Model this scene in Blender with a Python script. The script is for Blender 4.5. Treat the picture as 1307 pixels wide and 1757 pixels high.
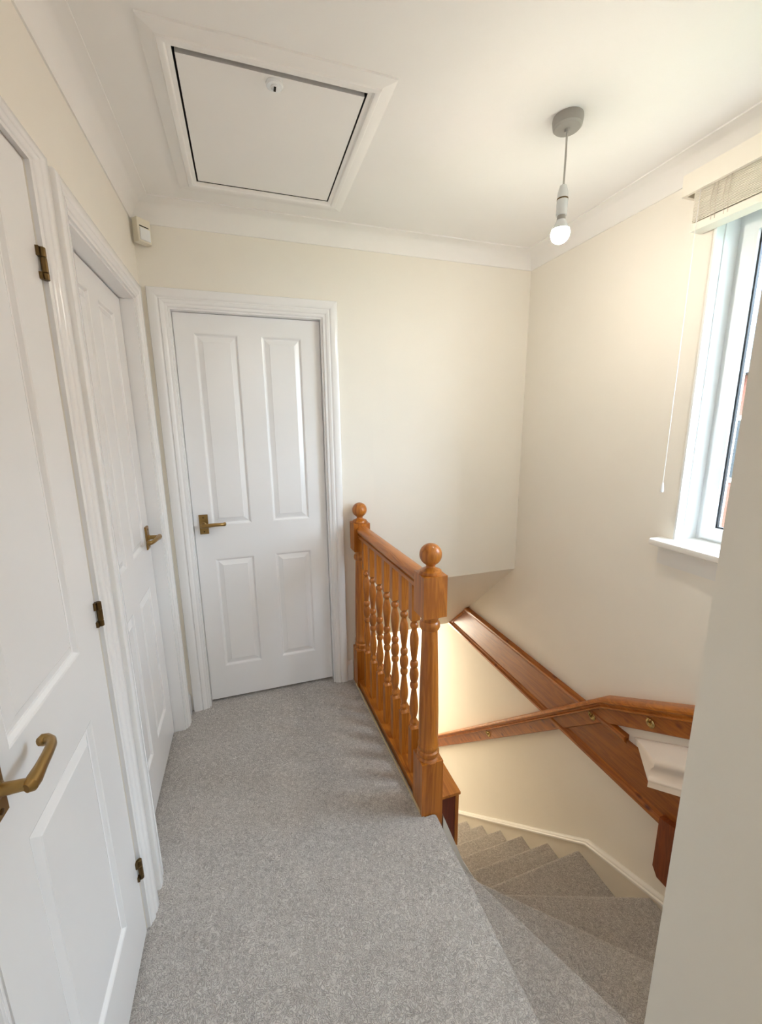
import bpy, bmesh, math, random
from mathutils import Matrix, Vector
random.seed(7)
scene = bpy.context.scene
for o in list(bpy.data.objects):
    bpy.data.objects.remove(o)
C = scene.collection

# ------------------------------------------------------------------ camera
CAMR = [[0.9507972, -0.3096083, -0.0112844], [-0.0728093, -0.1878953, -0.9794867], [0.3011369, 0.9321148, -0.2011927]]
FPX = 708.516
cam_d = bpy.data.cameras.new('camera')
cam = bpy.data.objects.new('camera', cam_d); C.objects.link(cam)
r0, r1, r2 = [Vector(r) for r in CAMR]
M = Matrix((r0, -r1, -r2)).transposed().to_4x4()
M.translation = (0, 0, 1.47)
cam.matrix_world = M
cam_d.sensor_fit = 'HORIZONTAL'; cam_d.sensor_width = 36.0
cam_d.lens = FPX / 1307.0 * 36.0
cam_d.clip_start = 0.02
scene.camera = cam

# ------------------------------------------------------------------ sky, lights, exposure
world = bpy.data.worlds.new('overcast_sky'); scene.world = world
world.use_nodes = True
bg = world.node_tree.nodes['Background']
bg.inputs['Color'].default_value = (0.70, 0.83, 1.0, 1)
bg.inputs['Strength'].default_value = 9.8

def area(name, loc, rot, sx, sy, power=None, color=(1, 1, 1), portal=False):
    l = bpy.data.lights.new(name, 'AREA'); l.shape = 'RECTANGLE'; l.size = sx; l.size_y = sy
    l.color = color
    if portal: l.cycles.is_portal = True
    else: l.energy = power
    o = bpy.data.objects.new(name, l); C.objects.link(o)
    o.location = loc; o.rotation_euler = rot
    return o
area('stair_window_portal', (1.80, 0.81, 1.58), (0, math.radians(90), 0), 1.2, 0.74, portal=True)

def point(name, loc, power, color, radius):
    l = bpy.data.lights.new(name, 'POINT'); l.energy = power; l.color = color
    l.shadow_soft_size = radius
    o = bpy.data.objects.new(name, l); C.objects.link(o); o.location = loc
point('hall_lamp_light', (1.10, 4.15, -0.95), 14.0, (1.0, 0.91, 0.76), 0.15)
point('rear_fill_light', (0.10, -1.05, 2.15), 2.6, (1.0, 0.96, 0.91), 0.10)  # unseen fill light, added to brighten the landing from behind the viewpoint
BULB_STRENGTH = 160.0

vs = scene.view_settings
vs.view_transform = 'Standard'; vs.look = 'None'; vs.gamma = 1.0
vs.use_curve_mapping = False; vs.exposure = 1.24
scene.cycles.use_denoising = True
scene.cycles.max_bounces = 8; scene.cycles.diffuse_bounces = 6; scene.cycles.glossy_bounces = 3
scene.cycles.use_adaptive_sampling = True; scene.cycles.adaptive_threshold = 0.1
scene.cycles.sample_clamp_indirect = 4.0
scene.cycles.caustics_reflective = False; scene.cycles.caustics_refractive = False

# ------------------------------------------------------------------ materials
def lin(r, g, b):
    f = lambda c: (c / 255 / 12.92) if c / 255 <= 0.04045 else ((c / 255 + 0.055) / 1.055) ** 2.4
    return (f(r), f(g), f(b), 1)

def mat_new(name):
    m = bpy.data.materials.new(name); m.use_nodes = True
    nt = m.node_tree; b = nt.nodes['Principled BSDF']
    return m, nt, b

def paint(name, col, rough=0.6, bump=0.0, bscale=200, spec=0.5, var=0.03):
    m, nt, b = mat_new(name)
    tc = nt.nodes.new('ShaderNodeTexCoord')
    n = nt.nodes.new('ShaderNodeTexNoise'); n.inputs['Scale'].default_value = 3.0; n.inputs['Detail'].default_value = 3
    nt.links.new(tc.outputs['Object'], n.inputs['Vector'])
    mx = nt.nodes.new('ShaderNodeMix'); mx.data_type = 'RGBA'
    c = lin(*col)
    mx.inputs[6].default_value = tuple(x * (1 - var) for x in c[:3]) + (1,)
    mx.inputs[7].default_value = tuple(min(1, x * (1 + var)) for x in c[:3]) + (1,)
    nt.links.new(n.outputs['Fac'], mx.inputs[0]); nt.links.new(mx.outputs[2], b.inputs['Base Color'])
    b.inputs['Roughness'].default_value = rough
    b.inputs['Specular IOR Level'].default_value = spec
    if bump:
        n2 = nt.nodes.new('ShaderNodeTexNoise'); n2.inputs['Scale'].default_value = bscale; n2.inputs['Detail'].default_value = 2
        nt.links.new(tc.outputs['Object'], n2.inputs['Vector'])
        bp = nt.nodes.new('ShaderNodeBump'); bp.inputs['Strength'].default_value = bump; bp.inputs['Distance'].default_value = 0.001
        nt.links.new(n2.outputs['Fac'], bp.inputs['Height']); nt.links.new(bp.outputs['Normal'], b.inputs['Normal'])
    return m

def wood(name, axis, light=(192, 118, 40), dark=(144, 76, 16), knots=False, rough=0.34):
    m, nt, b = mat_new(name)
    tc = nt.nodes.new('ShaderNodeTexCoord'); mp = nt.nodes.new('ShaderNodeMapping')
    s = [14, 14, 14]; s[axis] = 1.1
    mp.inputs['Scale'].default_value = s
    nt.links.new(tc.outputs['Object'], mp.inputs['Vector'])
    n = nt.nodes.new('ShaderNodeTexNoise'); n.inputs['Scale'].default_value = 2.2; n.inputs['Detail'].default_value = 5
    n.inputs['Distortion'].default_value = 0.8
    nt.links.new(mp.outputs[0], n.inputs['Vector'])
    w = nt.nodes.new('ShaderNodeMath'); w.operation = 'MULTIPLY'; w.inputs[1].default_value = 9.0
    nt.links.new(n.outputs['Fac'], w.inputs[0])
    fr = nt.nodes.new('ShaderNodeMath'); fr.operation = 'PINGPONG'; fr.inputs[1].default_value = 1.0
    nt.links.new(w.outputs[0], fr.inputs[0])
    n2 = nt.nodes.new('ShaderNodeTexNoise'); n2.inputs['Scale'].default_value = 1.0; n2.inputs['Detail'].default_value = 2
    nt.links.new(mp.outputs[0], n2.inputs['Vector'])
    av = nt.nodes.new('ShaderNodeMath'); av.operation = 'MULTIPLY_ADD'; av.inputs[1].default_value = 0.45
    nt.links.new(fr.outputs[0], av.inputs[0])
    hf = nt.nodes.new('ShaderNodeMath'); hf.operation = 'MULTIPLY'; hf.inputs[1].default_value = 0.6
    nt.links.new(n2.outputs['Fac'], hf.inputs[0]); nt.links.new(hf.outputs[0], av.inputs[2])
    cr = nt.nodes.new('ShaderNodeValToRGB')
    cr.color_ramp.elements[0].color = lin(*dark); cr.color_ramp.elements[1].color = lin(*light)
    cr.color_ramp.elements[0].position = 0.15; cr.color_ramp.elements[1].position = 0.8
    nt.links.new(av.outputs[0], cr.inputs['Fac'])
    col = cr.outputs['Color']
    if knots:
        mp2 = nt.nodes.new('ShaderNodeMapping'); s2 = [18, 18, 18]; s2[axis] = 9.0
        mp2.inputs['Scale'].default_value = s2
        nt.links.new(tc.outputs['Object'], mp2.inputs['Vector'])
        v = nt.nodes.new('ShaderNodeTexVoronoi'); v.inputs['Scale'].default_value = 1.0
        nt.links.new(mp2.outputs[0], v.inputs['Vector'])
        kr = nt.nodes.new('ShaderNodeValToRGB')
        kr.color_ramp.elements[0].position = 0.07; kr.color_ramp.elements[0].color = (1, 1, 1, 1)
        kr.color_ramp.elements[1].position = 0.22; kr.color_ramp.elements[1].color = (0, 0, 0, 1)
        nt.links.new(v.outputs['Distance'], kr.inputs['Fac'])
        mx = nt.nodes.new('ShaderNodeMix'); mx.data_type = 'RGBA'
        nt.links.new(kr.outputs['Color'], mx.inputs[0]); nt.links.new(col, mx.inputs[6])
        mx.inputs[7].default_value = lin(96, 40, 12)
        col = mx.outputs[2]
    nt.links.new(col, b.inputs['Base Color'])
    b.inputs['Roughness'].default_value = rough
    b.inputs['Coat Weight'].default_value = 0.15; b.inputs['Coat Roughness'].default_value = 0.15
    return m

def carpet(name):
    m, nt, b = mat_new(name)
    tc = nt.nodes.new('ShaderNodeTexCoord')
    n0 = nt.nodes.new('ShaderNodeTexNoise'); n0.inputs['Scale'].default_value = 60; n0.inputs['Detail'].default_value = 2
    nt.links.new(tc.outputs['Object'], n0.inputs['Vector'])
    # twisted pile: warped worm-like ridges
    n1 = nt.nodes.new('ShaderNodeTexNoise'); n1.inputs['Scale'].default_value = 55; n1.inputs['Detail'].default_value = 1.0
    n1.inputs['Distortion'].default_value = 2.2
    nt.links.new(tc.outputs['Object'], n1.inputs['Vector'])
    k = nt.nodes.new('ShaderNodeMath'); k.operation = 'MULTIPLY'; k.inputs[1].default_value = 8.0
    nt.links.new(n1.outputs['Fac'], k.inputs[0])
    pp = nt.nodes.new('ShaderNodeMath'); pp.operation = 'PINGPONG'; pp.inputs[1].default_value = 1.0
    nt.links.new(k.outputs[0], pp.inputs[0])
    big = nt.nodes.new('ShaderNodeTexNoise'); big.inputs['Scale'].default_value = 5; big.inputs['Detail'].default_value = 3
    nt.links.new(tc.outputs['Object'], big.inputs['Vector'])
    a = nt.nodes.new('ShaderNodeMath'); a.operation = 'MULTIPLY_ADD'; a.inputs[1].default_value = 0.5
    nt.links.new(pp.outputs[0], a.inputs[0])
    h = nt.nodes.new('ShaderNodeMath'); h.operation = 'MULTIPLY'; h.inputs[1].default_value = 0.45
    nt.links.new(n0.outputs['Fac'], h.inputs[0]); nt.links.new(h.outputs[0], a.inputs[2])
    a2 = nt.nodes.new('ShaderNodeMath'); a2.operation = 'MULTIPLY_ADD'; a2.inputs[1].default_value = 0.25
    nt.links.new(big.outputs['Fac'], a2.inputs[0]); nt.links.new(a.outputs[0], a2.inputs[2])
    cr = nt.nodes.new('ShaderNodeValToRGB')
    cr.color_ramp.elements[0].position = 0.15; cr.color_ramp.elements[0].color = lin(138, 131, 125)
    cr.color_ramp.elements[1].position = 0.85; cr.color_ramp.elements[1].color = lin(212, 206, 200)
    nt.links.new(a2.outputs[0], cr.inputs['Fac'])
    nt.links.new(cr.outputs['Color'], b.inputs['Base Color'])
    b.inputs['Roughness'].default_value = 0.95; b.inputs['Specular IOR Level'].default_value = 0.1
    b.inputs['Sheen Weight'].default_value = 0.15
    bp = nt.nodes.new('ShaderNodeBump'); bp.inputs['Strength'].default_value = 0.8; bp.inputs['Distance'].default_value = 0.004
    nt.links.new(a.outputs[0], bp.inputs['Height']); nt.links.new(bp.outputs['Normal'], b.inputs['Normal'])
    return m

def metal(name, col, rough=0.35):
    m, nt, b = mat_new(name)
    tc = nt.nodes.new('ShaderNodeTexCoord')
    n = nt.nodes.new('ShaderNodeTexNoise'); n.inputs['Scale'].default_value = 40; n.inputs['Detail'].default_value = 3
    nt.links.new(tc.outputs['Object'], n.inputs['Vector'])
    mx = nt.nodes.new('ShaderNodeMix'); mx.data_type = 'RGBA'
    c = lin(*col)
    mx.inputs[6].default_value = tuple(x * 0.75 for x in c[:3]) + (1,); mx.inputs[7].default_value = c
    nt.links.new(n.outputs['Fac'], mx.inputs[0]); nt.links.new(mx.outputs[2], b.inputs['Base Color'])
    b.inputs['Metallic'].default_value = 0.9; b.inputs['Roughness'].default_value = rough
    return m

MW = paint('cream_wall_paint', (241, 236, 226), 0.7, 0.15, 120)
MC = paint('ceiling_paint', (243, 241, 238), 0.75, 0.1, 90)
MD = paint('white_gloss_paint', (243, 242, 242), 0.22)
MS = paint('white_satin_paint', (236, 234, 229), 0.4)
MST = paint('string_paint', (226, 219, 206), 0.45)
MP = paint('white_plastic', (238, 240, 241), 0.25)
MCP = paint('cream_plastic', (228, 222, 205), 0.4)
MBL = paint('blind_cream', (240, 234, 222), 0.45)
MRUB = paint('black_rubber', (18, 20, 24), 0.5)
MDK = paint('dark_gap', (40, 36, 32), 0.9)
MROSE = paint('grey_plastic', (168, 164, 158), 0.45)
MCORD = paint('cord_grey', (190, 186, 180), 0.6)
MTC = paint('tape_cord', (216, 208, 194), 0.6)
WX = wood('varnished_pine_x', 0); WY = wood('varnished_pine_y', 1); WZ = wood('varnished_pine_z', 2)
WYK = wood('knotty_pine', 1, knots=True, light=(178, 104, 34), dark=(134, 68, 15))
WYD = wood('stained_board', 1, light=(162, 92, 30), dark=(124, 64, 16))
WZD = wood('dark_brown_panel', 2, light=(112, 44, 18), dark=(84, 30, 12))  # darker, redder brown than the other wood, for the apron
WZM = wood('stained_post', 2, light=(140, 70, 28), dark=(104, 46, 14))
CARP = carpet('grey_twist_carpet')
BRASS = metal('aged_brass', (168, 136, 84), 0.33)
BRASSP = metal('polished_brass', (214, 186, 124), 0.22)
BRASSD = metal('dark_bronze', (110, 88, 54), 0.38)
MPALE = paint('pale_moulding_paint', (244, 236, 228), 0.35)

m, nt, b = mat_new('bulb_glow')
b.inputs['Base Color'].default_value = (1, 1, 1, 1)
b.inputs['Emission Color'].default_value = (1.0, 0.90, 0.76, 1); b.inputs['Emission Strength'].default_value = BULB_STRENGTH
MBULB = m
m, nt, b = mat_new('window_glass')
out = nt.nodes['Material Output']
g = nt.nodes.new('ShaderNodeBsdfGlossy'); g.inputs['Roughness'].default_value = 0.02
t = nt.nodes.new('ShaderNodeBsdfTransparent'); t.inputs['Color'].default_value = (0.93, 0.96, 0.96, 1)
mxs = nt.nodes.new('ShaderNodeMixShader')
mxs.inputs[0].default_value = 0.05; nt.links.new(t.outputs[0], mxs.inputs[1]); nt.links.new(g.outputs[0], mxs.inputs[2])
nt.links.new(mxs.outputs[0], out.inputs['Surface'])
MG = m

# ------------------------------------------------------------------ mesh helpers
ORG = {}
def box(bm, x0, x1, y0, y1, z0, z1):
    v = [bm.verts.new((x, y, z)) for x in (x0, x1) for y in (y0, y1) for z in (z0, z1)]
    for f in ((0, 1, 3, 2), (4, 6, 7, 5), (0, 4, 5, 1), (2, 3, 7, 6), (0, 2, 6, 4), (1, 5, 7, 3)):
        bm.faces.new([v[i] for i in f])
    return v

def prism(bm, poly, axis, lo, hi):
    """poly: 2D points in the two other axes (ordered), extruded along axis."""
    def P(p, t):
        if axis == 0: return (t, p[0], p[1])
        if axis == 1: return (p[0], t, p[1])
        return (p[0], p[1], t)
    a = [bm.verts.new(P(p, lo)) for p in poly]; c = [bm.verts.new(P(p, hi)) for p in poly]
    n = len(poly)
    bm.faces.new(a); bm.faces.new(c[::-1])
    for i in range(n):
        bm.faces.new((a[i], a[(i + 1) % n], c[(i + 1) % n], c[i]))
    return a, c

def lathe(bm, prof, c, segs=20, mtx=None):
    """prof [(r, h)] turned about z through c (or about mtx's z)."""
    rings = []
    for r, h in prof:
        if r < 1e-6:
            p = Vector((0, 0, h)); p = (mtx @ p) if mtx else p
            rings.append([bm.verts.new(p + Vector(c))])
        else:
            ring = []
            for i in range(segs):
                t = 2 * math.pi * i / segs
                p = Vector((r * math.cos(t), r * math.sin(t), h)); p = (mtx @ p) if mtx else p
                ring.append(bm.verts.new(p + Vector(c)))
            rings.append(ring)
    for a, d in zip(rings, rings[1:]):
        if len(a) == 1 and len(d) == 1: continue
        if len(a) == 1:
            for i in range(segs): bm.faces.new((a[0], d[i], d[(i + 1) % segs]))
        elif len(d) == 1:
            for i in range(segs): bm.faces.new((a[i], a[(i + 1) % segs], d[0]))
        else:
            for i in range(segs): bm.faces.new((a[i], a[(i + 1) % segs], d[(i + 1) % segs], d[i]))
    if len(rings[0]) > 1: bm.faces.new(rings[0][::-1])
    if len(rings[-1]) > 1: bm.faces.new(rings[-1])

def loft(bm, rings, closed=False):
    vs_ = [[bm.verts.new(p) for p in r] for r in rings]
    n = len(vs_[0]); k = len(vs_)
    for j in range(k if closed else k - 1):
        a, c = vs_[j], vs_[(j + 1) % k]
        for i in range(n):
            bm.faces.new((a[i], a[(i + 1) % n], c[(i + 1) % n], c[i]))
    if not closed:
        bm.faces.new(vs_[0][::-1]); bm.faces.new(vs_[-1])

def sweep_xy(bm, prof, path, closed=False, left=True):
    """profile (d, z) with d = distance off the path towards its left side, path 2D, mitred."""
    n = len(path); rings = []
    def nrm(a, b_):
        d = Vector((b_[0] - a[0], b_[1] - a[1])).normalized()
        return Vector((-d.y, d.x)) * (1 if left else -1)
    for i, p in enumerate(path):
        if closed or 0 < i < n - 1:
            n1 = nrm(path[i - 1], p); n2 = nrm(p, path[(i + 1) % n])
            mth = (n1 + n2); mth = mth / max(1e-6, (1 + n1.dot(n2)))
        elif i == 0: mth = nrm(p, path[1])
        else: mth = nrm(path[i - 1], p)
        rings.append([(p[0] + mth.x * d, p[1] + mth.y * d, z) for d, z in prof])
    loft(bm, rings, closed)

def tube(bm, pts, rad, segs=10, squash=1.0):
    pts = [Vector(p) for p in pts]; rings = []
    up = Vector((0, 0, 1))
    for i, p in enumerate(pts):
        d = (pts[min(i + 1, len(pts) - 1)] - pts[max(i - 1, 0)]).normalized()
        s = d.cross(up)
        if s.length < 1e-4: s = d.cross(Vector((0, 1, 0)))
        s.normalize(); u = s.cross(d)
        r = rad[i] if isinstance(rad, (list, tuple)) else rad
        rings.append([p + s * r * math.cos(2 * math.pi * k / segs) + u * r * squash * math.sin(2 * math.pi * k / segs) for k in range(segs)])
    loft(bm, rings)

def bev(bm, off, segs=2, ang=30):
    e = [e for e in bm.edges if e.is_manifold and math.degrees(e.calc_face_angle(0)) > ang]
    bmesh.ops.bevel(bm, geom=e, offset=off, segments=segs, affect='EDGES', profile=0.5, clamp_overlap=True)

def finish(name, bm, mat, parent=None, smooth=False, label=None, cat=None, group=None, kind=None, org=None):
    bmesh.ops.recalc_face_normals(bm, faces=bm.faces)
    co = [v.co for v in bm.verts]
    if org is None:
        lo = [min(c[i] for c in co) for i in range(3)]; hi = [max(c[i] for c in co) for i in range(3)]
        org = Vector(((lo[0] + hi[0]) / 2, (lo[1] + hi[1]) / 2, lo[2]))
    org = Vector(org)
    for v in bm.verts: v.co -= org
    me = bpy.data.meshes.new(name); bm.to_mesh(me); bm.free()
    me.materials.append(mat)
    if smooth:
        for p in me.polygons: p.use_smooth = True
        me.set_sharp_from_angle(angle=math.radians(35))
    o = bpy.data.objects.new(name, me); C.objects.link(o)
    ORG[o.name] = org
    if parent is not None:
        o.parent = parent; o.location = org - ORG[parent.name]
    else:
        o.location = org
    tag(o, label, cat, group, kind)
    return o

def tag(o, label=None, cat=None, group=None, kind=None):
    if label: o['label'] = label
    if cat: o['category'] = cat
    if group: o['group'] = group
    if kind: o['kind'] = kind

def thing(name, loc, label, cat=None, group=None, kind=None, parent=None):
    o = bpy.data.objects.new(name, None); C.objects.link(o)
    o.empty_display_size = 0.05
    ORG[o.name] = Vector(loc)
    if parent is not None:
        o.parent = parent; o.location = Vector(loc) - ORG[parent.name]
    else:
        o.location = loc
    tag(o, label, cat, group, kind)
    return o

def part_copy(src, parent, org):
    o = src.copy(); C.objects.link(o); o.parent = parent
    ORG[o.name] = Vector(org); o.location = Vector(org) - ORG[parent.name]
    return o

def grid_wall(bm, axis, t0, t1, us, zs, holes):
    """solid wall of cells; axis = normal axis (0: x, 1: y, 2: z). holes = (u0,u1,v0,v1)"""
    us = sorted(set(us)); zs = sorted(set(zs))
    def solid(i, j):
        if i < 0 or j < 0 or i >= len(us) - 1 or j >= len(zs) - 1: return False
        u = (us[i] + us[i + 1]) / 2; z = (zs[j] + zs[j + 1]) / 2
        return not any(h[0] < u < h[1] and h[2] < z < h[3] for h in holes)
    def V(u, z, t):
        p = {0: (t, u, z), 1: (u, t, z), 2: (u, z, t)}[axis]
        return bm.verts.new(p)
    for i in range(len(us) - 1):
        for j in range(len(zs) - 1):
            if not solid(i, j): continue
            u0, u1, z0, z1 = us[i], us[i + 1], zs[j], zs[j + 1]
            for t in (t0, t1):
                bm.faces.new([V(u0, z0, t), V(u1, z0, t), V(u1, z1, t), V(u0, z1, t)])
            for (di, dj, a, c) in ((-1, 0, (u0, z0), (u0, z1)), (1, 0, (u1, z0), (u1, z1)), (0, -1, (u0, z0), (u1, z0)), (0, 1, (u0, z1), (u1, z1))):
                if not solid(i + di, j + dj):
                    bm.faces.new([V(*a, t0), V(*c, t0), V(*c, t1), V(*a, t1)])
    bmesh.ops.remove_doubles(bm, verts=bm.verts, dist=1e-5)

B = bmesh.new
# ------------------------------------------------------------------ dimensions
XL, XR, YB, ZC = -0.385, 1.61, 2.17, 2.405
XP, YP = 0.605, 0.372         # outer corner of the partition beside the stairs
YR = -1.8                     # rear end of the landing
RISE, GO = 0.21, 0.235
ZG = -13 * RISE               # hall floor
D1 = (0.588, 1.130, 2.005)    # cupboard door on the left wall: y0, y1, top
D2 = (1.334, 2.020, 1.988)
D3 = (-0.274, 0.399, 1.995)   # back wall door: x0, x1, top
WIN = (0.44, 1.16, 1.015, 2.19)

# ------------------------------------------------------------------ structure
bm = B()
grid_wall(bm, 0, XL - 0.10, XL, [YR, D1[0] - .012, D1[1] + .012, D2[0] - .012, D2[1] + .012, YB + .1], [-0.02, D2[2] + .012, D1[2] + .012, ZC + .02],
          [(D1[0] - .012, D1[1] + .012, -1, D1[2] + .012), (D2[0] - .012, D2[1] + .012, -1, D2[2] + .012)])
box(bm, XL - 0.14, XL - 0.10, YR - .05, YB + .1, -0.2, ZC + .02)
finish('wall_left', bm, MW, label='long cream wall with two white doors left of the landing', kind='structure')

bm = B()
grid_wall(bm, 1, YB, YB + 0.10, [XL - .1, D3[0] - .012, D3[1] + .012, 0.66], [-0.02, D3[2] + .012, ZC + .02],
          [(D3[0] - .012, D3[1] + .012, -1, D3[2] + .012)])
box(bm, XL - .1, 0.66, YB + .10, YB + .14, -0.2, ZC + .02)
finish('wall_back', bm, MW, label='cream back wall around the closed white door', kind='structure')

SO = 0.9163
bm = B()
prism(bm, [(YB, ZC + .02), (YB, 0.558), (YB + 0.86, 0.558 - .86 * SO), (4.7, 0.558 - .86 * SO), (4.7, ZC + .02)], 0, 0.66, XR + .02)
finish('wall_bulkhead', bm, MW, label='cream bulkhead with a sloping soffit above the lower stair flight', kind='structure')

bm = B()
grid_wall(bm, 0, XR, XR + 0.26, [YP - .3, WIN[0], WIN[1], 4.75], [ZG - .05, WIN[2] - .03, WIN[3], ZC + .02],
          [(WIN[0], WIN[1], WIN[2] - .03, WIN[3])])
finish('wall_right', bm, MW, label='tall cream stairwell wall with the window', kind='structure')

bm = B()
box(bm, XP, XR + .26, YR - .12, YP, ZG - .05, ZC + .02)
bev(bm, 0.003, 2)
finish('wall_partition', bm, MW, label='shaded cream partition corner close on the right of the stairs', kind='structure')

bm = B(); box(bm, XL - .14, XP, YR - .12, YR, -0.2, ZC + .02)
finish('wall_rear', bm, MW, label='plain cream end wall of the landing behind the viewpoint', kind='structure')

HX = (-0.103, 0.405); HY = (1.328, 1.932)
bm = B()
grid_wall(bm, 2, ZC, ZC + .09, [XL - .14, HX[0], HX[1], XR + .26], [YR - .12, HY[0], HY[1], YB + .14], [(HX[0], HX[1], HY[0], HY[1])])
box(bm, XL - .14, XR + .26, YR - .12, YB + .14, ZC + .09, ZC + .12)
finish('ceiling', bm, MC, label='plain white landing ceiling', kind='structure')

bm = B()
prism(bm, [(XL - .14, YR - .12), (XP, YR - .12), (XP, 1.207), (0.552, 1.207), (0.552, YB + .14), (XL - .14, YB + .14)], 2, -0.215, 0.0)
bmesh.ops.recalc_face_normals(bm, faces=bm.faces)
e = [e for e in bm.edges if all(v.co.z > -0.01 for v in e.verts) and all(abs(v.co.x - XP) < 1e-4 for v in e.verts)]
bmesh.ops.bevel(bm, geom=e, offset=0.022, segments=4, affect='EDGES', profile=0.5)
finish('floor', bm, CARP, smooth=True, label='grey twist-pile carpet covering the landing', kind='structure')

bm = B()
box(bm, 0.58, XR, YP, 4.7, ZG - .1, ZG)
finish('floor_hall', bm, CARP, label='grey carpeted hall floor at the bottom of the stairs', kind='structure')
for nm, b6, lb in (('wall_hall_side', (0.60, 0.70, 1.24, 4.7, ZG, -0.228), 'cream side wall of the lower flight under the landing'),
                   ('wall_hall_edge', (0.60, 0.6550, 1.3005, YB + .6, -0.2275, -0.002), 'cream wall edge behind the apron under the balustrade'),
                   ('wall_hall_upper', (0.60, 0.66, YB + .141, 4.7, 0.0, 0.62), 'cream side wall behind the bulkhead'),
                   ('wall_hall_far', (0.66, 0.70, YB + .605, 4.7, -0.2275, 0.0), 'cream side wall of the hall past the apron'),
                   ('wall_hall_end', (0.60, XR, 4.7, 4.8, ZG, 0.6), 'cream end wall of the downstairs hall')):
    bm = B(); box(bm, *b6); finish(nm, bm, MW, label=lb, kind='structure')
bm = B(); box(bm, 0.60, 0.66, YB + .605, 4.7, -0.2275, 0.0)
finish('wall_hall_band', bm, MW, label='cream wall band at floor level in the hall', kind='structure')

# coving
cr_ = 0.069
prof = [(0, -0.081), (0.005, -0.081), (0.005, -0.074)]
for i in range(9):
    t = math.radians(90 * i / 8)
    prof.append((0.005 + cr_ * (1 - math.cos(t)), -0.074 + cr_ * math.sin(t)))
prof += [(0.081, -0.005), (0.081, 0.004), (-0.004, 0.004), (-0.004, -0.081)]
bm = B()
path = [(XL, YR), (XP, YR), (XP, YP), (XR, YP), (XR, YB), (XL, YB)]
sweep_xy(bm, [(d, ZC + z) for d, z in prof], path, closed=True)
finish('trim_1', bm, MC, smooth=True, label='white plaster coving along the ceiling edge', kind='structure')

# ------------------------------------------------------------------ doors
ARCH = [(0, 0), (0.010, 0), (0.013, 0.004), (0.016, 0.010), (0.021, 0.012), (0.024, 0.013), (0.027, 0.017), (0.036, 0.020), (0.048, 0.0205), (0.060, 0.0215), (0.066, 0.021), (0.070, 0.016), (0.072, 0.012), (0.072, 0)]
ARCH = [(0, 0), (0, 0.009), (0.006, 0.011), (0.011, 0.011), (0.013, 0.014), (0.020, 0.0175), (0.027, 0.0185), (0.029, 0.0145), (0.033, 0.0145), (0.036, 0.018), (0.042, 0.0205), (0.062, 0.021), (0.068, 0.019), (0.070, 0.015), (0.070, 0)]

def to3(axis, plane, sgn):
    """map (u, z, out) to world for a wall: axis 0 -> wall normal +x at x = plane; axis 1 -> wall facing -y at y = plane"""
    if axis == 0: return lambda u, z, o: (plane + o, u, z)
    return lambda u, z, o: (u, plane - o, z)

def architrave(name, axis, plane, u0, u1, ztop, wl, wr, wt, label):
    T = to3(axis, plane, 1)
    root = thing(name, T((u0 + u1) / 2, 0, 0), label, kind='structure')
    def sc(w): return [(a * w / 0.070, t) for a, t in ARCH]
    L, Rr, Tt = sc(wl), sc(wr), sc(wt)
    # left leg, head, right leg mitred
    bm = B(); loft(bm, [[T(u0 - L[i][0], 0, L[i][1]) for i in range(len(L))], [T(u0 - L[i][0], ztop + Tt[i][0], L[i][1]) for i in range(len(L))]])
    finish('architrave_leg', bm, MD, root, smooth=True)
    bm = B(); loft(bm, [[T(u0 - L[i][0], ztop + Tt[i][0], L[i][1]) for i in range(len(L))], [T(u1 + Rr[i][0], ztop + Tt[i][0], L[i][1]) for i in range(len(L))]])
    finish('architrave_head', bm, MD, root, smooth=True)
    bm = B(); loft(bm, [[T(u1 + Rr[i][0], 0, L[i][1]) for i in range(len(L))], [T(u1 + Rr[i][0], ztop + Tt[i][0], L[i][1]) for i in range(len(L))]])
    finish('architrave_leg', bm, MD, root, smooth=True)
    return root, T

def lining(root, T, u0, u1, ztop, depth, out=0.001):
    """frame lining inside the opening (12 mm thick) with optional stop"""
    for a, c in ((u0 - .0119, u0), (u1, u1 + .0119)):
        bm = B(); pts = [T(a, 0, out), T(c, 0, out), T(c, 0, -depth), T(a, 0, -depth)]
        loft(bm, [pts, [(p[0], p[1], ztop) for p in pts]])
        finish('frame_jamb', bm, MD, root)
    bm = B(); pts = [T(u0 - .0119, ztop, out), T(u1 + .0119, ztop, out), T(u1 + .0119, ztop, -depth), T(u0 - .0119, ztop, -depth)]
    loft(bm, [pts, [(p[0], p[1], ztop + .0119) for p in pts]])
    finish('frame_head', bm, MD, root)

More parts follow.
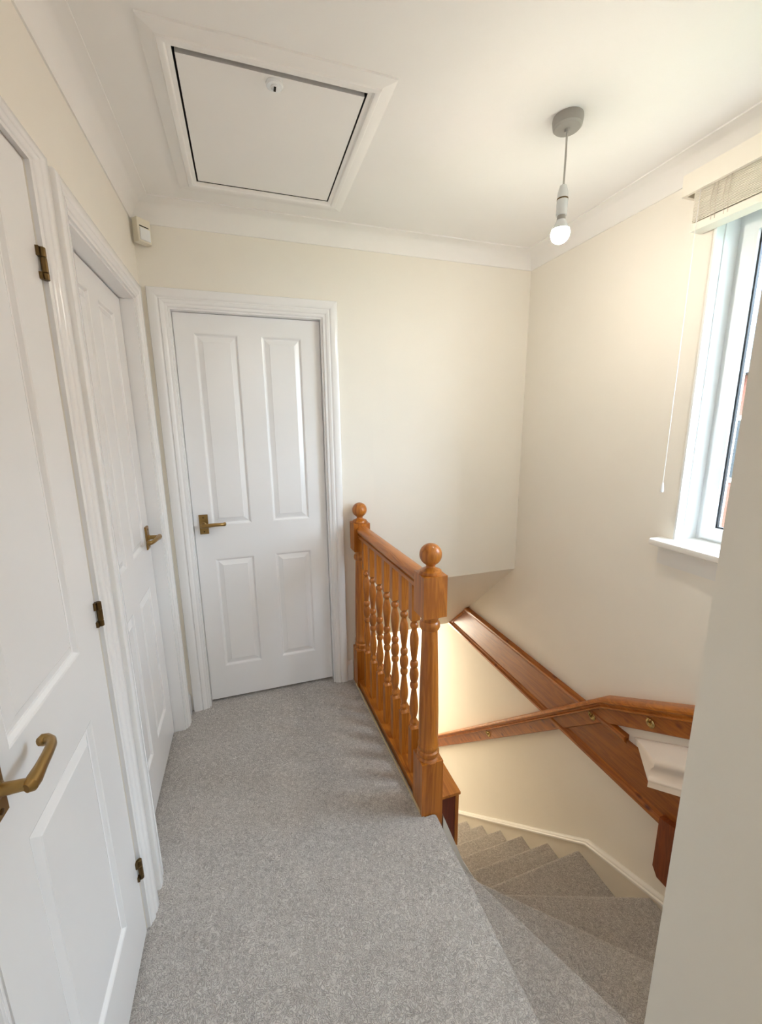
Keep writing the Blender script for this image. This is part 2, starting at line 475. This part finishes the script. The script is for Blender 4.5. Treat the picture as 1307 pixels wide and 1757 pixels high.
def door(name, axis, plane, rec, u0, u1, z0, z1, panels, label, thick=0.035):
    """rec = how far the face lies behind the wall plane"""
    T0 = to3(axis, plane, 1)
    T = lambda u, z, o: T0(u, z, o - rec)
    root = thing(name, T((u0 + u1) / 2, 0, 0), label, kind='structure')
    us = sorted({u0, u1} | {p[0] for p in panels} | {p[1] for p in panels})
    zs = sorted({z0, z1} | {p[2] for p in panels} | {p[3] for p in panels})
    bm = B()
    for i in range(len(us) - 1):
        for j in range(len(zs) - 1):
            um, zm = (us[i] + us[i + 1]) / 2, (zs[j] + zs[j + 1]) / 2
            if any(p[0] < um < p[1] and p[2] < zm < p[3] for p in panels): continue
            bm.faces.new([bm.verts.new(T(u, z, 0)) for u, z in ((us[i], zs[j]), (us[i + 1], zs[j]), (us[i + 1], zs[j + 1]), (us[i], zs[j + 1]))])
    bmesh.ops.remove_doubles(bm, verts=bm.verts, dist=1e-5)
    q = [(u0, z0), (u1, z0), (u1, z1), (u0, z1)]
    bk = [bm.verts.new(T(u, z, -thick)) for u, z in q]; bm.faces.new(bk)
    fr = [bm.verts.new(T(u, z, 0)) for u, z in q]
    for i in range(4): bm.faces.new((fr[i], fr[(i + 1) % 4], bk[(i + 1) % 4], bk[i]))
    finish('slab', bm, MD, root)
    steps = [(0, 0), (0.004, -0.0015), (0.009, -0.0085), (0.013, -0.0095), (0.034, -0.0025), (0.0365, -0.001)]
    for p in panels:
        bm = B(); rings = []
        for d, o in steps:
            rings.append([bm.verts.new(T(u, z, o)) for u, z in ((p[0] + d, p[2] + d), (p[1] - d, p[2] + d), (p[1] - d, p[3] - d), (p[0] + d, p[3] - d))])
        for a, c in zip(rings, rings[1:]):
            for i in range(4): bm.faces.new((a[i], a[(i + 1) % 4], c[(i + 1) % 4], c[i]))
        bm.faces.new(rings[-1])
        finish('panel', bm, MD, root)
    return root, T

def lever_handle(root, T, u, z, d, big=1.0):
    """brass lever on a back plate; d = +1/-1 lever direction along u"""
    h = thing('handle', T(u, z, 0), 'aged brass lever handle', parent=root)
    bm = B()
    pts = []
    for uu, zz in ((-.021, -.050), (.021, -.050), (.021, .050), (-.021, .050)):
        pts.append((u + uu, z + zz))
    loft(bm, [[T(a, b_, 0) for a, b_ in pts], [T(a, b_, 0.005) for a, b_ in pts],
              [T(u + (a - u) * .86, z + (b_ - z) * .94, 0.008) for a, b_ in pts]])
    finish('back_plate', bm, BRASS, h)
    for zz in (-.036, .036):
        bm = B(); lathe(bm, [(0.0045, 0), (0.0045, .0015), (0.002, .0022)], T(u, z + zz, 0.008), 10,
                        Matrix.Rotation(math.radians(90), 3, 'Y') if abs(T(0, 0, 1)[0] - T(0, 0, 0)[0]) > .5 else Matrix.Rotation(math.radians(90), 3, 'X'))
        finish('screw', bm, BRASSD, h, smooth=True)
    bm = B()
    tube(bm, [T(u, z, 0.006), T(u, z, 0.012), T(u, z, 0.014), T(u, z, 0.040), T(u, z, 0.046)], [.013, .013, .0095, .0085, .0085], 14)
    finish('neck', bm, BRASS, h, smooth=True)
    bm = B()
    P = [(-.010, 0, .047), (-.004, 0, .050), (.008, 0, .050), (.030, .002, .050), (.055, .003, .049), (.078, .002, .046), (.092, 0, .040), (.099, -.001, .032), (.099, -.001, .025), (.094, 0, .0215)]
    R_ = [.006, .010, .0105, .0085, .0078, .0075, .0075, .0085, .009, .006]
    tube(bm, [T(u + d * a, z + b_, c) for a, b_, c in P], R_, 12, 1.15)
    finish('lever', bm, BRASS, h, smooth=True)
    return h

def hinge(root, T, u, z):
    h = thing('hinge', T(u, z, 0), 'dark bronze butt hinge', parent=root)
    for k, (a, c) in enumerate(((-.032, -.018), (-.0175, .0125), (.013, .032))):
        bm = B(); x, y, _ = T(u, z, 0.008)
        lathe(bm, [(0.0055, z + a), (0.0065, z + a + .001), (0.0065, z + c - .001), (0.0055, z + c)], (x, y, 0), 14)
        finish('knuckle', bm, BRASSD, h, smooth=True)
    bm = B()
    for a, c in ((-.032, -.018), (.013, .032)):
        p0 = T(u - .012, z + a, 0.0); p1 = T(u, z + c, 0.006)
        box(bm, p0[0], p1[0], p0[1], p1[1], p0[2], p1[2])
    finish('leaf', bm, BRASSD, h)

# cupboard door (nearest, left wall)
rt, T = architrave('trim_2', 0, XL, D1[0] - .012, D1[1] + .012, D1[2] + .008, .070, .070, .040, 'white moulded frame around the narrow cupboard door')
lining(rt, T, D1[0] - .0001, D1[1] + .0001, D1[2], .08, out=-.004)
d1, T1 = door('door_1', 0, XL, -.002, D1[0] + .003, D1[1] - .003, 0.010, D1[2] - .003,
              [(0.708, 1.004, 0.205, 0.818), (0.708, 1.004, 0.985, 1.905)], 'narrow white two-panel cupboard door nearest on the left, hinges showing')
lever_handle(d1, T1, 0.648, 0.965, 1)
for z in (1.815, 1.022, 0.232): hinge(d1, T1, D1[1], z)

# second door on the left wall
rt, T = architrave('trim_3', 0, XL, D2[0] - .008, D2[1] + .008, D2[2] + .008, .078, .062, .060, 'white moulded frame around the middle door on the left wall')
lining(rt, T, D2[0], D2[1], D2[2], .095)
w2 = [(1.440, 1.630, 0.205, 0.81), (1.722, 1.912, 0.205, 0.81), (1.440, 1.630, 0.985, 1.905), (1.722, 1.912, 0.985, 1.905)]
d2, T2 = door('door_2', 0, XL, .050, D2[0] + .003, D2[1] - .0055, 0.014, D2[2] - .006, w2, 'white four-panel door recessed in the left wall, between cupboard and corner')
lever_handle(d2, T2, 1.962, 1.012, -1)

# back wall door
rt, T = architrave('trim_4', 1, YB, D3[0] - .008, D3[1] + .008, D3[2] + .008, .078, .073, .075, 'white moulded frame around the closed door in the back wall')
lining(rt, T, D3[0], D3[1], D3[2], .095)
w3 = [(-0.189, 0.004, 0.202, 0.811), (0.113, 0.304, 0.202, 0.811), (-0.189, 0.004, 0.990, 1.907), (0.113, 0.304, 0.990, 1.907)]
d3, T3 = door('door_3', 1, YB, .036, D3[0] + .002, D3[1] - .002, 0.014, D3[2] - .002, w3, 'closed white four-panel door in the back wall')
lever_handle(d3, T3, -0.226, 1.000, 1)

# skirting stubs
SK = [(0, 0), (0.015, 0), (0.015, 0.085), (0.012, 0.095), (0.008, 0.100), (0.007, 0.112), (0.003, 0.119), (0, 0.120)]
bm = B(); loft(bm, [[(x, YB - d, z) for d, z in SK] for x in (D3[1] + .0811, 0.512)])
finish('baseboard_back', bm, MD, label='short white skirting beside the far newel post', kind='structure')
bm = B(); loft(bm, [[(XL + d, y, z) for d, z in SK] for y in (YR, D1[0] - .0805)])
finish('baseboard_left', bm, MD, label='white skirting along the left wall behind the cupboard door', kind='structure')
bm = B(); loft(bm, [[(XP - d, y, z) for d, z in SK] for y in (YR, YP - .001)])
finish('baseboard_partition', bm, MD, label='white skirting at the foot of the partition', kind='structure')
bm = B(); loft(bm, [[(XL + d, y, z) for d, z in SK] for y in (D2[1] + .0705, YB)])
finish('baseboard_corner', bm, MD, label='tiny white skirting piece in the corner by the back door', kind='structure')

# ------------------------------------------------------------------ windows
wn = thing('window_1', (1.75, 0.8, 1.0), 'white plastic stairwell window at the right edge', kind='structure')
fx0, fx1 = 1.716, 1.785
def rect_frame(bm, y0, y1, z0, z1, w, x0, x1):
    box(bm, x0, x1, y0, y0 + w, z0, z1); box(bm, x0, x1, y1 - w, y1, z0, z1)
    box(bm, x0, x1, y0 + w, y1 - w, z0, z0 + w); box(bm, x0, x1, y0 + w, y1 - w, z1 - w, z1)
bm = B(); rect_frame(bm, WIN[0], WIN[1], WIN[2] - .02, WIN[3], 0.035, fx0, fx1)
finish('window_frame', bm, MP, wn)
bm = B(); rect_frame(bm, WIN[0] + .030, WIN[1] - .030, WIN[2] + .010, WIN[3] - .030, 0.046, fx0 - .012, fx0 + .012); bev(bm, .004, 2)
finish('window_sash', bm, MP, wn)
bm = B(); rect_frame(bm, WIN[0] + .075, WIN[1] - .075, WIN[2] + .055, WIN[3] - .075, 0.007, fx0 + .000, fx0 + .012)
finish('gasket', bm, MRUB, wn)
bm = B(); box(bm, fx0 + .005, fx0 + .009, WIN[0] + .08, WIN[1] - .08, WIN[2] + .06, WIN[3] - .08)
finish('pane', bm, MG, wn)
# reveal lining: two-step plastic trim round the opening
bm = B()
for (x0, x1, t) in ((XR - .004, 1.646, .004), (1.646, fx0, .008)):
    box(bm, x0, x1, WIN[1] - t, WIN[1] + .004, WIN[2], WIN[3]); box(bm, x0, x1, WIN[0] - .004, WIN[0] + t, WIN[2], WIN[3])
    box(bm, x0, x1, WIN[0], WIN[1], WIN[3] - t, WIN[3] + .004)
finish('reveal_lining', bm, MP, wn)
bm = B(); prism(bm, [(fx0 + .01, WIN[2] - .03), (fx0 + .01, WIN[2]), (1.548, WIN[2]), (1.541, WIN[2] - .004), (1.538, WIN[2] - .014), (1.541, WIN[2] - .024), (1.548, WIN[2] - .028)], 1, WIN[0] - .06, WIN[1] + .052)
bev(bm, .004, 2, 60)
finish('window_sill', bm, MS, wn, smooth=True)
bm = B(); box(bm, XR - .016, XR, WIN[0] - .055, WIN[1] + .050, WIN[2] - .110, WIN[2] - .0285)
finish('sill_apron', bm, MS, wn)

# ------------------------------------------------------------------ blind
bl = thing('venetian_blind', (1.575, 0.8, 2.12), 'cream slatted blind pulled right up above the window', 'blind')
bm = B(); box(bm, 1.528, 1.540, 0.39, 1.240, 2.250, 2.318); box(bm, 1.540, XR, 1.228, 1.240, 2.250, 2.318); box(bm, 1.540, XR, .39, .402, 2.250, 2.318)
bev(bm, .0015, 1)
finish('valance', bm, MBL, bl)
bm = B(); box(bm, 1.552, 1.600, 0.41, 1.215, 2.262, 2.312)
finish('head_rail', bm, MBL, bl)
bm = B(); prism(bm, [(1.546, 0.0), (1.572, 0.0035), (1.598, 0.0), (1.598, -.003), (1.572, 0.0005), (1.546, -.003)], 1, 0.42, 1.205)
s0 = finish('slat', bm, MBL, bl)
zz0 = ORG[s0.name].z
for k in range(21):
    z = 2.1585 + k * 0.0046
    if k == 0: s0.location.z = z - ORG[bl.name].z; ORG[s0.name].z = z
    else: part_copy(s0, bl, (ORG[s0.name].x, ORG[s0.name].y, z))
bm = B(); box(bm, 1.545, 1.599, 0.42, 1.206, 2.130, 2.154); bev(bm, .004, 2)
finish('bottom_rail', bm, MBL, bl)
for yy in (1.125, 1.085, 0.80, 0.52):
    bm = B()
    for xx in (1.543, 1.601):
        tube(bm, [(xx, yy, 2.262), (xx - .002, yy + .003, 2.21), (xx, yy, 2.142)], .0014, 6)
        tube(bm, [(xx, yy + .012, 2.262), (xx - .003, yy + .018, 2.20), (xx, yy + .012, 2.142)], .0011, 6)
    finish('ladder_cord', bm, MTC, bl, smooth=True)
bm = B(); tube(bm, [(1.536, 1.178, 2.252), (1.535, 1.179, 2.13), (1.536, 1.180, 1.7), (1.536, 1.181, 1.242)], .0013, 8)
pc = finish('pull_cord', bm, MS, bl, smooth=True)
bm = B(); lathe(bm, [(0, 1.208), (.0055, 1.209), (.0065, 1.214), (.0045, 1.236), (.002, 1.246), (0, 1.247)], (1.536, 1.181, 0), 12)
finish('acorn', bm, MP, pc, smooth=True)

# ------------------------------------------------------------------ loft hatch
lh = thing('loft_hatch', (0.15, 1.63, ZC), 'closed white loft hatch with moulded frame in the ceiling', 'loft hatch')
bm = B(); box(bm, HX[0] + .006, HX[1] - .005, HY[0] + .020, HY[1] - .005, ZC - .0035, ZC + .016); bev(bm, .002, 1)
finish('hatch_panel', bm, MC, lh)
HP = [(0, 0.002), (0, -0.006), (0.006, -0.008), (0.012, -0.008), (0.016, -0.013), (0.023, -0.015), (0.030, -0.014), (0.032, -0.010), (0.036, -0.008), (0.062, -0.007), (0.067, -0.005), (0.068, 0.004)]
cor = [(HX[0], HY[0]), (HX[1], HY[0]), (HX[1], HY[1]), (HX[0], HY[1])]
dirs = [(-1, -1), (1, -1), (1, 1), (-1, 1)]
for i in range(4):
    j = (i + 1) % 4
    bm = B()
    loft(bm, [[(cor[k][0] + dirs[k][0] * d, cor[k][1] + dirs[k][1] * d, ZC + z) for d, z in HP] for k in (i, j)])
    finish('frame_moulding', bm, MC, lh, smooth=True)
bm = B(); lathe(bm, [(0.024, 0), (0.024, -.004), (0.020, -.007), (0.011, -.007), (0.011, -.010), (.009, -.011), (0, -.011)], (0.150, 1.376, ZC - .0035), 24)
kn = finish('latch', bm, MP, lh, smooth=True)
bm = B(); box(bm, 0.147, 0.153, 1.368, 1.384, ZC - .0165, ZC - .0147)
finish('latch_slot', bm, MDK, kn)
bm = B(); box(bm, HX[0], HX[1], HY[0], HY[1], ZC + .03, ZC + .034)
box(bm, HX[0], HX[0] + .001, HY[0], HY[1], ZC - .004, ZC + .03); box(bm, HX[1] - .001, HX[1], HY[0], HY[1], ZC - .004, ZC + .03)
box(bm, HX[0], HX[1], HY[0], HY[0] + .001, ZC - .004, ZC + .03); box(bm, HX[0], HX[1], HY[1] - .001, HY[1], ZC - .004, ZC + .03)
finish('gap_shade_lining', bm, MDK, lh)  # dark-coloured lining paints the shade into the gap round the hatch panel

# ------------------------------------------------------------------ pendant lamp
LX, LY = 1.027, 1.245
pl = thing('pendant_lamp', (LX, LY, ZC), 'bare lit bulb hanging on a short cord from a grey ceiling rose', 'pendant lamp')
bm = B(); lathe(bm, [(.045, ZC), (.046, ZC - .006), (.043, ZC - .026), (.038, ZC - .031), (.008, ZC - .032), (.007, ZC - .040), (0, ZC - .040)], (LX, LY, 0), 28)
finish('ceiling_rose', bm, MROSE, pl, smooth=True)
bm = B(); tube(bm, [(LX, LY, ZC - .036), (LX + .001, LY, 2.30), (LX, LY, 2.212)], .0032, 8)
finish('flex_cord', bm, MCORD, pl, smooth=True)
bm = B(); lathe(bm, [(.005, 2.222), (.010, 2.219), (.0155, 2.200), (.0165, 2.182), (.017, 2.181), (.017, 2.134), (.013, 2.133), (.013, 2.120)], (LX, LY, 0), 22)
lhd = finish('lamp_holder', bm, MP, pl, smooth=True)
bm = B(); lathe(bm, [(.0171, 2.182), (.0174, 2.182), (.0174, 2.178), (.0171, 2.178)], (LX, LY, 0), 22)
finish('holder_ring', bm, BRASSD, lhd, smooth=True)
bm = B(); lathe(bm, [(.013, 2.133), (.0135, 2.126), (.0140, 2.116), (.0138, 2.114)], (LX, LY, 0), 22)
finish('cap_ring', bm, MROSE, lhd, smooth=True)
bm = B()
# plastic collar above, glowing dome below
lathe(bm, [(.0135, 2.121), (.0155, 2.116), (.0215, 2.104), (.0268, 2.094), (.0275, 2.0925), (.0255, 2.0915), (.0135, 2.0915)], (LX, LY, 0), 28)
finish('bulb_collar', bm, MP, pl, smooth=True)
bm = B()
bp_ = [(.0268, 2.0912)]
for i in range(1, 10):
    t = math.radians(18 - 108 * i / 9)
    bp_.append((.029 * math.cos(t) if i < 9 else 0, 2.0815 + .0295 * math.sin(t)))
lathe(bm, bp_, (LX, LY, 0), 28)
finish('bulb', bm, MBULB, pl, smooth=True)

# ------------------------------------------------------------------ alarm sensor in the corner
se = thing('motion_sensor', (XL + .03, YB - .03, 2.23), 'small cream alarm sensor in the corner below the coving', 'alarm sensor')
rot = Matrix.Rotation(math.radians(45), 4, 'Z')
def rbox(bm, w, d, h, cx_, cy_, cz_, b_=.004):
    v = box(bm, -w / 2, w / 2, -d / 2, d / 2, -h / 2, h / 2)
    bev(bm, b_, 2)
    for q in bm.verts: q.co = (rot @ q.co) + Vector((cx_, cy_, cz_))
bm = B(); rbox(bm, .058, .030, .090, XL + .042, YB - .042, 2.277)
finish('sensor_body', bm, MCP, se, smooth=True)
bm = B(); rbox(bm, .042, .010, .044, XL + .042 + .0115, YB - .042 - .0115, 2.262, .003)
finish('sensor_lens', bm, MP, se, smooth=True)
bm = B(); rbox(bm, .040, .004, .004, XL + .042 + .0098, YB - .042 - .0098, 2.292, .0008)
finish('sensor_slot', bm, MDK, se)

# ------------------------------------------------------------------ balustrade
def bal_x(y): return 0.585 - (y - 1.255) * 0.029
bs = thing('balustrade', (0.58, 1.68, 0), 'turned orange pine balustrade with ball-topped newel posts on the landing edge', 'balustrade')
def ball_prof(z0, r):
    c = z0; P = []
    return [(r * math.cos(math.radians(a)), c + r * math.sin(math.radians(a))) for a in range(-70, 90, 10)] + [(0, c + r)]
def newel(x, y, h=.0435, zb=-.30):
    n = thing('newel_post', (x, y, 0), None, parent=bs)
    bm = B(); box(bm, x - h, x + h, y - h, y + h, zb, .228)
    bev(bm, .005, 2)
    finish('post_base', bm, WZ, n)
    bm = B(); lathe(bm, [(.046, .226), (.040, .233), (.0365, .236), (.041, .241), (.0425, .250), (.041, .259), (.0355, .264), (.0355, .267), (.039, .271), (.040, .280), (.0385, .287), (.0365, .290),
                         (.0372, .34), (.037, .42), (.0335, .58), (.0300, .70), (.0285, .752), (.0285, .756), (.034, .760), (.037, .769), (.037, .778), (.034, .786), (.030, .790), (.030, .797), (.036, .806), (.0445, .818)], (x, y, 0), 32)
    finish('turned_shaft', bm, WZ, n, smooth=True)
    bm = B(); b2 = h + .001; box(bm, x - b2, x + b2, y - b2, y + b2, .816, .968)
    bev(bm, .006, 2)
    finish('post_block', bm, WZ, n)
    bm = B(); lathe(bm, [(.038, .966), (.040, .970), (.038, .979), (.026, .985), (.0165, .990), (.0155, .996)] + ball_prof(1.036, .0395)[1:], (x, y, 0), 32)
    finish('ball_cap', bm, WZ, n, smooth=True)
newel(0.585, 1.255)
newel(0.560, 2.110, zb=0.0)
# handrail between the newels
RPh = [(.022, .888), (.022, .898), (.026, .902), (.026, .908), (.019, .911), (.019, .915), (.029, .920), (.033, .928), (.033, .935), (.028, .945), (.016, .952)]
RP = RPh + [(0, .954)] + [(-a, z) for a, z in RPh[::-1]]
bm = B(); loft(bm, [[(bal_x(y) + a, y, z) for a, z in RP] for y in (1.299, 2.066)])
finish('hand_rail', bm, WY, bs, smooth=True)
# capping / base rail
bm = B()
prism(bm, [(0.548, 1.3005), (0.716, 1.3005), (0.716, YB + .0), (0.520, YB + .0)], 2, .032, .044)
box(bm, 0.6355, 0.716, 1.226, 1.3005, .032, .044)
finish('base_rail', bm, WY, bs)
bm = B(); prism(bm, [(0.551, 1.3005), (0.654, 1.3005), (0.654, YB - .001), (0.523, YB - .001)], 2, .0005, .0315)
finish('base_packer', bm, WY, bs)
bm = B(); prism(bm, [(0.5400, 1.225), (0.5425, 1.225), (0.5155, YB - .07), (0.5130, YB - .07)], 2, -.002, .014)
finish('edge_strip', bm, paint('tan_edge', (214, 192, 150), 0.5), bs)
# balusters
BPf = [(.0185, .250), (.0150, .256), (.0110, .260), (.0105, .264), (.0150, .269), (.0165, .276), (.0150, .283), (.0115, .288), (.0105, .294), (.0125, .302), (.0165, .318), (.0185, .335), (.0180, .355), (.0150, .385), (.0115, .415), (.0105, .428), (.0150, .433), (.0172, .442), (.0160, .452), (.0120, .459)]
def mirrored():
    mid = [(.0125, .462), (.0165, .470), (.0188, .484), (.0188, .498), (.0165, .512), (.0125, .520)]
    top = [(r, .982 - z) for r, z in BPf][::-1]
    return BPf + mid + top
y = 1.39
bx_, by_ = bal_x(y), y
bo = thing('baluster', (bx_, by_, .044), None, parent=bs)
bm = B(); box(bm, bx_ - .0175, bx_ + .0175, by_ - .0175, by_ + .0175, .044, .250); bev(bm, .002, 1)
pb = finish('square_base', bm, WZ, bo)
bm = B(); lathe(bm, mirrored(), (bx_, by_, 0), 18)
pt = finish('turned_spindle', bm, WZ, bo, smooth=True)
bm = B(); box(bm, bx_ - .0175, bx_ + .0175, by_ - .0175, by_ + .0175, .732, .889); bev(bm, .002, 1)
pq = finish('square_top', bm, WZ, bo)
for k in range(1, 7):
    y = 1.39 + 0.1035 * k; dx, dy = bal_x(y) - bx_, y - by_
    nb = thing('baluster', (bx_ + dx, y, .044), None, parent=bs)
    for s in (pb, pt, pq):
        o_ = ORG[s.name]; part_copy(s, nb, (o_.x + dx, o_.y + dy, o_.z))

# apron under the landing edge, stair side
ap = thing('apron_board', (0.68, 1.7, -.226), 'dark brown wooden apron boxing below the near newel post', 'apron')
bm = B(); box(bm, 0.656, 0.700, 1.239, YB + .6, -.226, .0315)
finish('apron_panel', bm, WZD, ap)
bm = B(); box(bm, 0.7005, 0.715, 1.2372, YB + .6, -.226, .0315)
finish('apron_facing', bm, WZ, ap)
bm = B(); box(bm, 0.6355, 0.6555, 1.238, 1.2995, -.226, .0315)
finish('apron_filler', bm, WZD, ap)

# ------------------------------------------------------------------ staircase
st = thing('staircase', (1.1, 1.2, ZG), 'grey carpeted winding staircase descending from the landing', 'staircase')
def N1(y): return .678 + (1.176 - y) * (.938 - .678) / (1.176 - .601)
def N2y(x): return 1.137 - (x - .889) * (1.137 - .787) / (1.25 - .889)
def N3y(x): return 1.263 - (x - .988) * (1.263 - 1.029) / (1.644 - .988)
XI = 0.7155
XA = XR - .001
PY0 = YP + .001
yt = 1.2105
def n2x(y): return .889 + (1.137 - y) * (1.25 - .889) / (1.137 - .787)
def prism_tread(k, poly, front):
    """poly in plan, front = index pair of the nosing edge"""
    bm = B(); z = -RISE * k
    a, c = prism(bm, poly, 2, z - RISE - .02, z)
    bmesh.ops.recalc_face_normals(bm, faces=bm.faces)
    bm.edges.ensure_lookup_table()
    ed = [e for e in bm.edges if {e.verts[0], e.verts[1]} == {c[front[0]], c[front[1]]}]
    bmesh.ops.bevel(bm, geom=ed, offset=0.020, segments=4, affect='EDGES', profile=0.5)
    finish('tread', bm, CARP, st, smooth=True, org=(1.1, 1.2, z))
prism_tread(1, [(XP + .001, PY0), (N1(PY0), PY0), (N1(yt), yt), (XP + .001, yt)], (1, 2))
prism_tread(2, [(N1(PY0), PY0), (XA, PY0), (XA, N2y(XA)), (n2x(1.2365), 1.2365), (N1(yt), yt)], (2, 3))
prism_tread(3, [(XI, N2y(XI)), (XA, N2y(XA)), (XA, N3y(XA)), (XI, N3y(XI))], (2, 3))
prism_tread(4, [(XI, N3y(XI)), (XA, N3y(XA)), (XA, 1.452), (XI, 1.440)], (2, 3))
for k in range(5, 13):
    ya = 1.446 + GO * (k - 5)
    prism_tread(k, [(XI, ya - (.006 if k == 5 else 0)), (XA, ya + (.006 if k == 5 else 0)), (XA, ya + GO), (XI, ya + GO)], (2, 3))
# white inner string at the winders
bm = B(); prism(bm, [(0.636, -.032), (0.735, -.300), (0.795, -.42), (0.795, -.90), (0.636, -.90)], 1, 1.214, 1.2365)
finish('inner_string', bm, MS, st)
# wall string with moulding on the right wall
ST = [(YP + .002, -.338), (1.0, -.572), (1.40, -.724), (3.9, -2.98 + .0)]
ST[3] = (3.9, -.724 - 2.5 * (RISE / GO))
bm = B()
prism(bm, [(p[0], p[1] - .028) for p in ST] + [(p[0], p[1] - .42) for p in ST[::-1]], 0, XR - .018, XR - .0005)
finish('outer_string', bm, MST, st)
MP_ = [(.0005, 0), (.010, 0), (.016, -.004), (.020, -.011), (.020, -.014), (.023, -.016), (.026, -.020), (.026, -.030), (.0005, -.030)]
bm = B(); loft(bm, [[(XR - d, p[0], p[1] + z) for d, z in MP_] for p in ST])
finish('string_moulding', bm, MS, st, smooth=True)

# ------------------------------------------------------------------ wall handrail
hr = thing('stair_handrail', (XR, 1.4, 0.1), 'pine handrail with brass fixings running down the stairwell wall', 'handrail')
HPth = [(YP + .02, .718), (1.369, .173), (3.6, .173 - 2.231 * .907)]
HR = [(.0, -.062), (.0, -.001), (.020, 0), (.045, -.001), (.058, -.006), (.065, -.014), (.066, -.024), (.060, -.031), (.052, -.034), (.050, -.042), (.057, -.050), (.056, -.058), (.050, -.062)]
bm = B(); loft(bm, [[(XR - d, p[0], p[1] + z) for d, z in HR] for p in HPth])
finish('rail', bm, WY, hr, smooth=True)
bm = B(); loft(bm, [[(XR - d, p[0], p[1] + z) for d, z in ((0, -.0625), (.026, -.0625), (.026, -.144), (.022, -.148), (0, -.148))] for p in HPth])
finish('back_board', bm, WYK, hr)
def hz(y):
    return (.173 + (1.369 - y) * (.718 - .173) / (1.369 - YP - .02)) if y < 1.369 else .173 - (y - 1.369) * .907
for y, dz in ((1.135, -.104), (1.435, -.100), (2.33, -.100)):
    h = thing('bracket', (XR - .026, y, hz(y) + dz), 'small brass bracket', parent=hr)
    mt = Matrix.Rotation(math.radians(-90), 3, 'Y')
    bm = B(); lathe(bm, [(.021, 0), (.021, .003), (.017, .006), (.007, .0075), (0, .0075)], (XR - .026, y, hz(y) + dz), 20, mt)
    finish('bracket_rose', bm, BRASSP, h, smooth=True)
    bm = B(); z = hz(y) + dz
    tube(bm, [(XR - .030, y, z), (XR - .040, y, z + .002), (XR - .047, y, z + .014), (XR - .047, y, z + .034)], [.006, .0055, .005, .005], 10)
    finish('bracket_arm', bm, BRASSP, h, smooth=True)

# ------------------------------------------------------------------ fascia on the stairwell wall
fa = thing('floor_level_fascia', (XR, 1.9, -.225), 'wide pine fascia board with mouldings at floor level across the stairwell wall', 'fascia')
def soff_y(z): return YB + (0.558 - z) / SO - .002
def fpoly(y0, z0, z1): return [(y0, z0), (soff_y(z0), z0), (soff_y(z1), z1), (y0, z1)]
bm = B(); prism(bm, fpoly(0.93, -.205, .020), 0, XR - .014, XR)
finish('fascia_board', bm, WYD, fa)
def fmould(y0, zs, name, mat, y0b=None):
    rings = [[(XR - d, y0, z) for d, z in zs], [(XR - d, soff_y(z), z) for d, z in zs]]
    bm = B(); loft(bm, rings); finish(name, bm, mat, fa, smooth=True)
fmould(1.245, [(0, .002), (.0145, .002), (.019, .008), (.020, .014), (.026, .018), (.030, .028), (.030, .038), (.024, .046), (.012, .048), (0, .048)], 'top_moulding', WYK)
fmould(1.032, [(0, -.225), (.026, -.225), (.032, -.220), (.033, -.206), (.028, -.198), (.022, -.194), (.020, -.186), (.0145, -.180), (0, -.180)], 'bottom_moulding', WYK)
bm = B()
yy0, yy1 = soff_y(.048), soff_y(-.225)
prism(bm, [(yy0 - .03, .048), (yy0, .048), (yy1, -.225), (yy1 - .03, -.225)], 0, XR - .022, XR - .0142)
finish('end_strip', bm, WYK, fa)
bm = B(); prism(bm, [(1.030, -.172), (1.030, -.425), (1.006, -.462), (0.93, -.462), (0.93, -.150), (1.010, -.172)], 0, XR - .045, XR)
finish('end_post', bm, WZM, fa)

# pale moulded capping rising beside the fascia
cp = thing('stair_capping', (XR, 0.8, 0.0), 'pale moulded capping rising from the fascia end beneath the handrail', 'capping')
def capz(y): return .125 + (1.105 - y) * .60
def cap_y(d): return 1.105 + max(0, 1 - d / .06) * .12
CPp = [(.0005, 0), (.012, 0), (.056, -.058), (.063, -.072), (.064, -.086), (.058, -.102), (.044, -.120), (.037, -.140), (.038, -.158), (.046, -.170), (.050, -.176), (.050, -.182), (.046, -.186), (.046, -.214), (.0005, -.214)]
CY = [1.225, 1.205, 1.085, 1.070, 1.068, 1.074, 1.094, 1.104, 1.104, 1.098, 1.096, 1.096, 1.098, 1.098, 1.098]
bm = B(); loft(bm, [[(XR - d, YP + .003, capz(YP + .003) + z) for d, z in CPp], [(XR - d, y, capz(y) + z) for (d, z), y in zip(CPp, CY)]])
finish('capping_moulding', bm, MPALE, cp, smooth=True)

# ------------------------------------------------------------------ outside the windows
bm = B(); box(bm, -30, 40, -40, 40, -3.1, -3.0)
finish('garden_ground', bm, paint('grass', (92, 104, 70), 0.9, 0.3, 3, 0.2, 0.15), label='dull green ground outside beyond the windows', kind='structure')
nh = thing('neighbouring_house', (12.0, 4.0, -3.0), 'red brick house next door, glimpsed through the stairwell window', 'house')
MBR = paint('red_brick', (122, 74, 60), 0.85, 0.4, 60, 0.3, 0.12)
MRF = paint('slate_roof', (70, 74, 82), 0.7, 0.4, 30, 0.4, 0.1)
bm = B(); box(bm, 8.5, 15.5, -4.0, 12.0, -3.0, 2.4)
finish('house_wall', bm, MBR, nh)
bm = B(); prism(bm, [(8.1, 2.3), (15.9, 2.3), (12.0, 5.0)], 1, -4.4, 12.4)
finish('roof', bm, MRF, nh)
for y0 in (-2.5, 1.2, 5.0, 8.8):
    bm = B(); rect_frame(bm, y0, y0 + 1.3, 0.4, 1.6, 0.08, 8.44, 8.52)
    w_ = finish('house_window', bm, MP, nh)
    bm = B(); box(bm, 8.47, 8.498, y0 + .08, y0 + 1.22, 0.48, 1.52)
    finish('house_pane', bm, MRUB, w_)
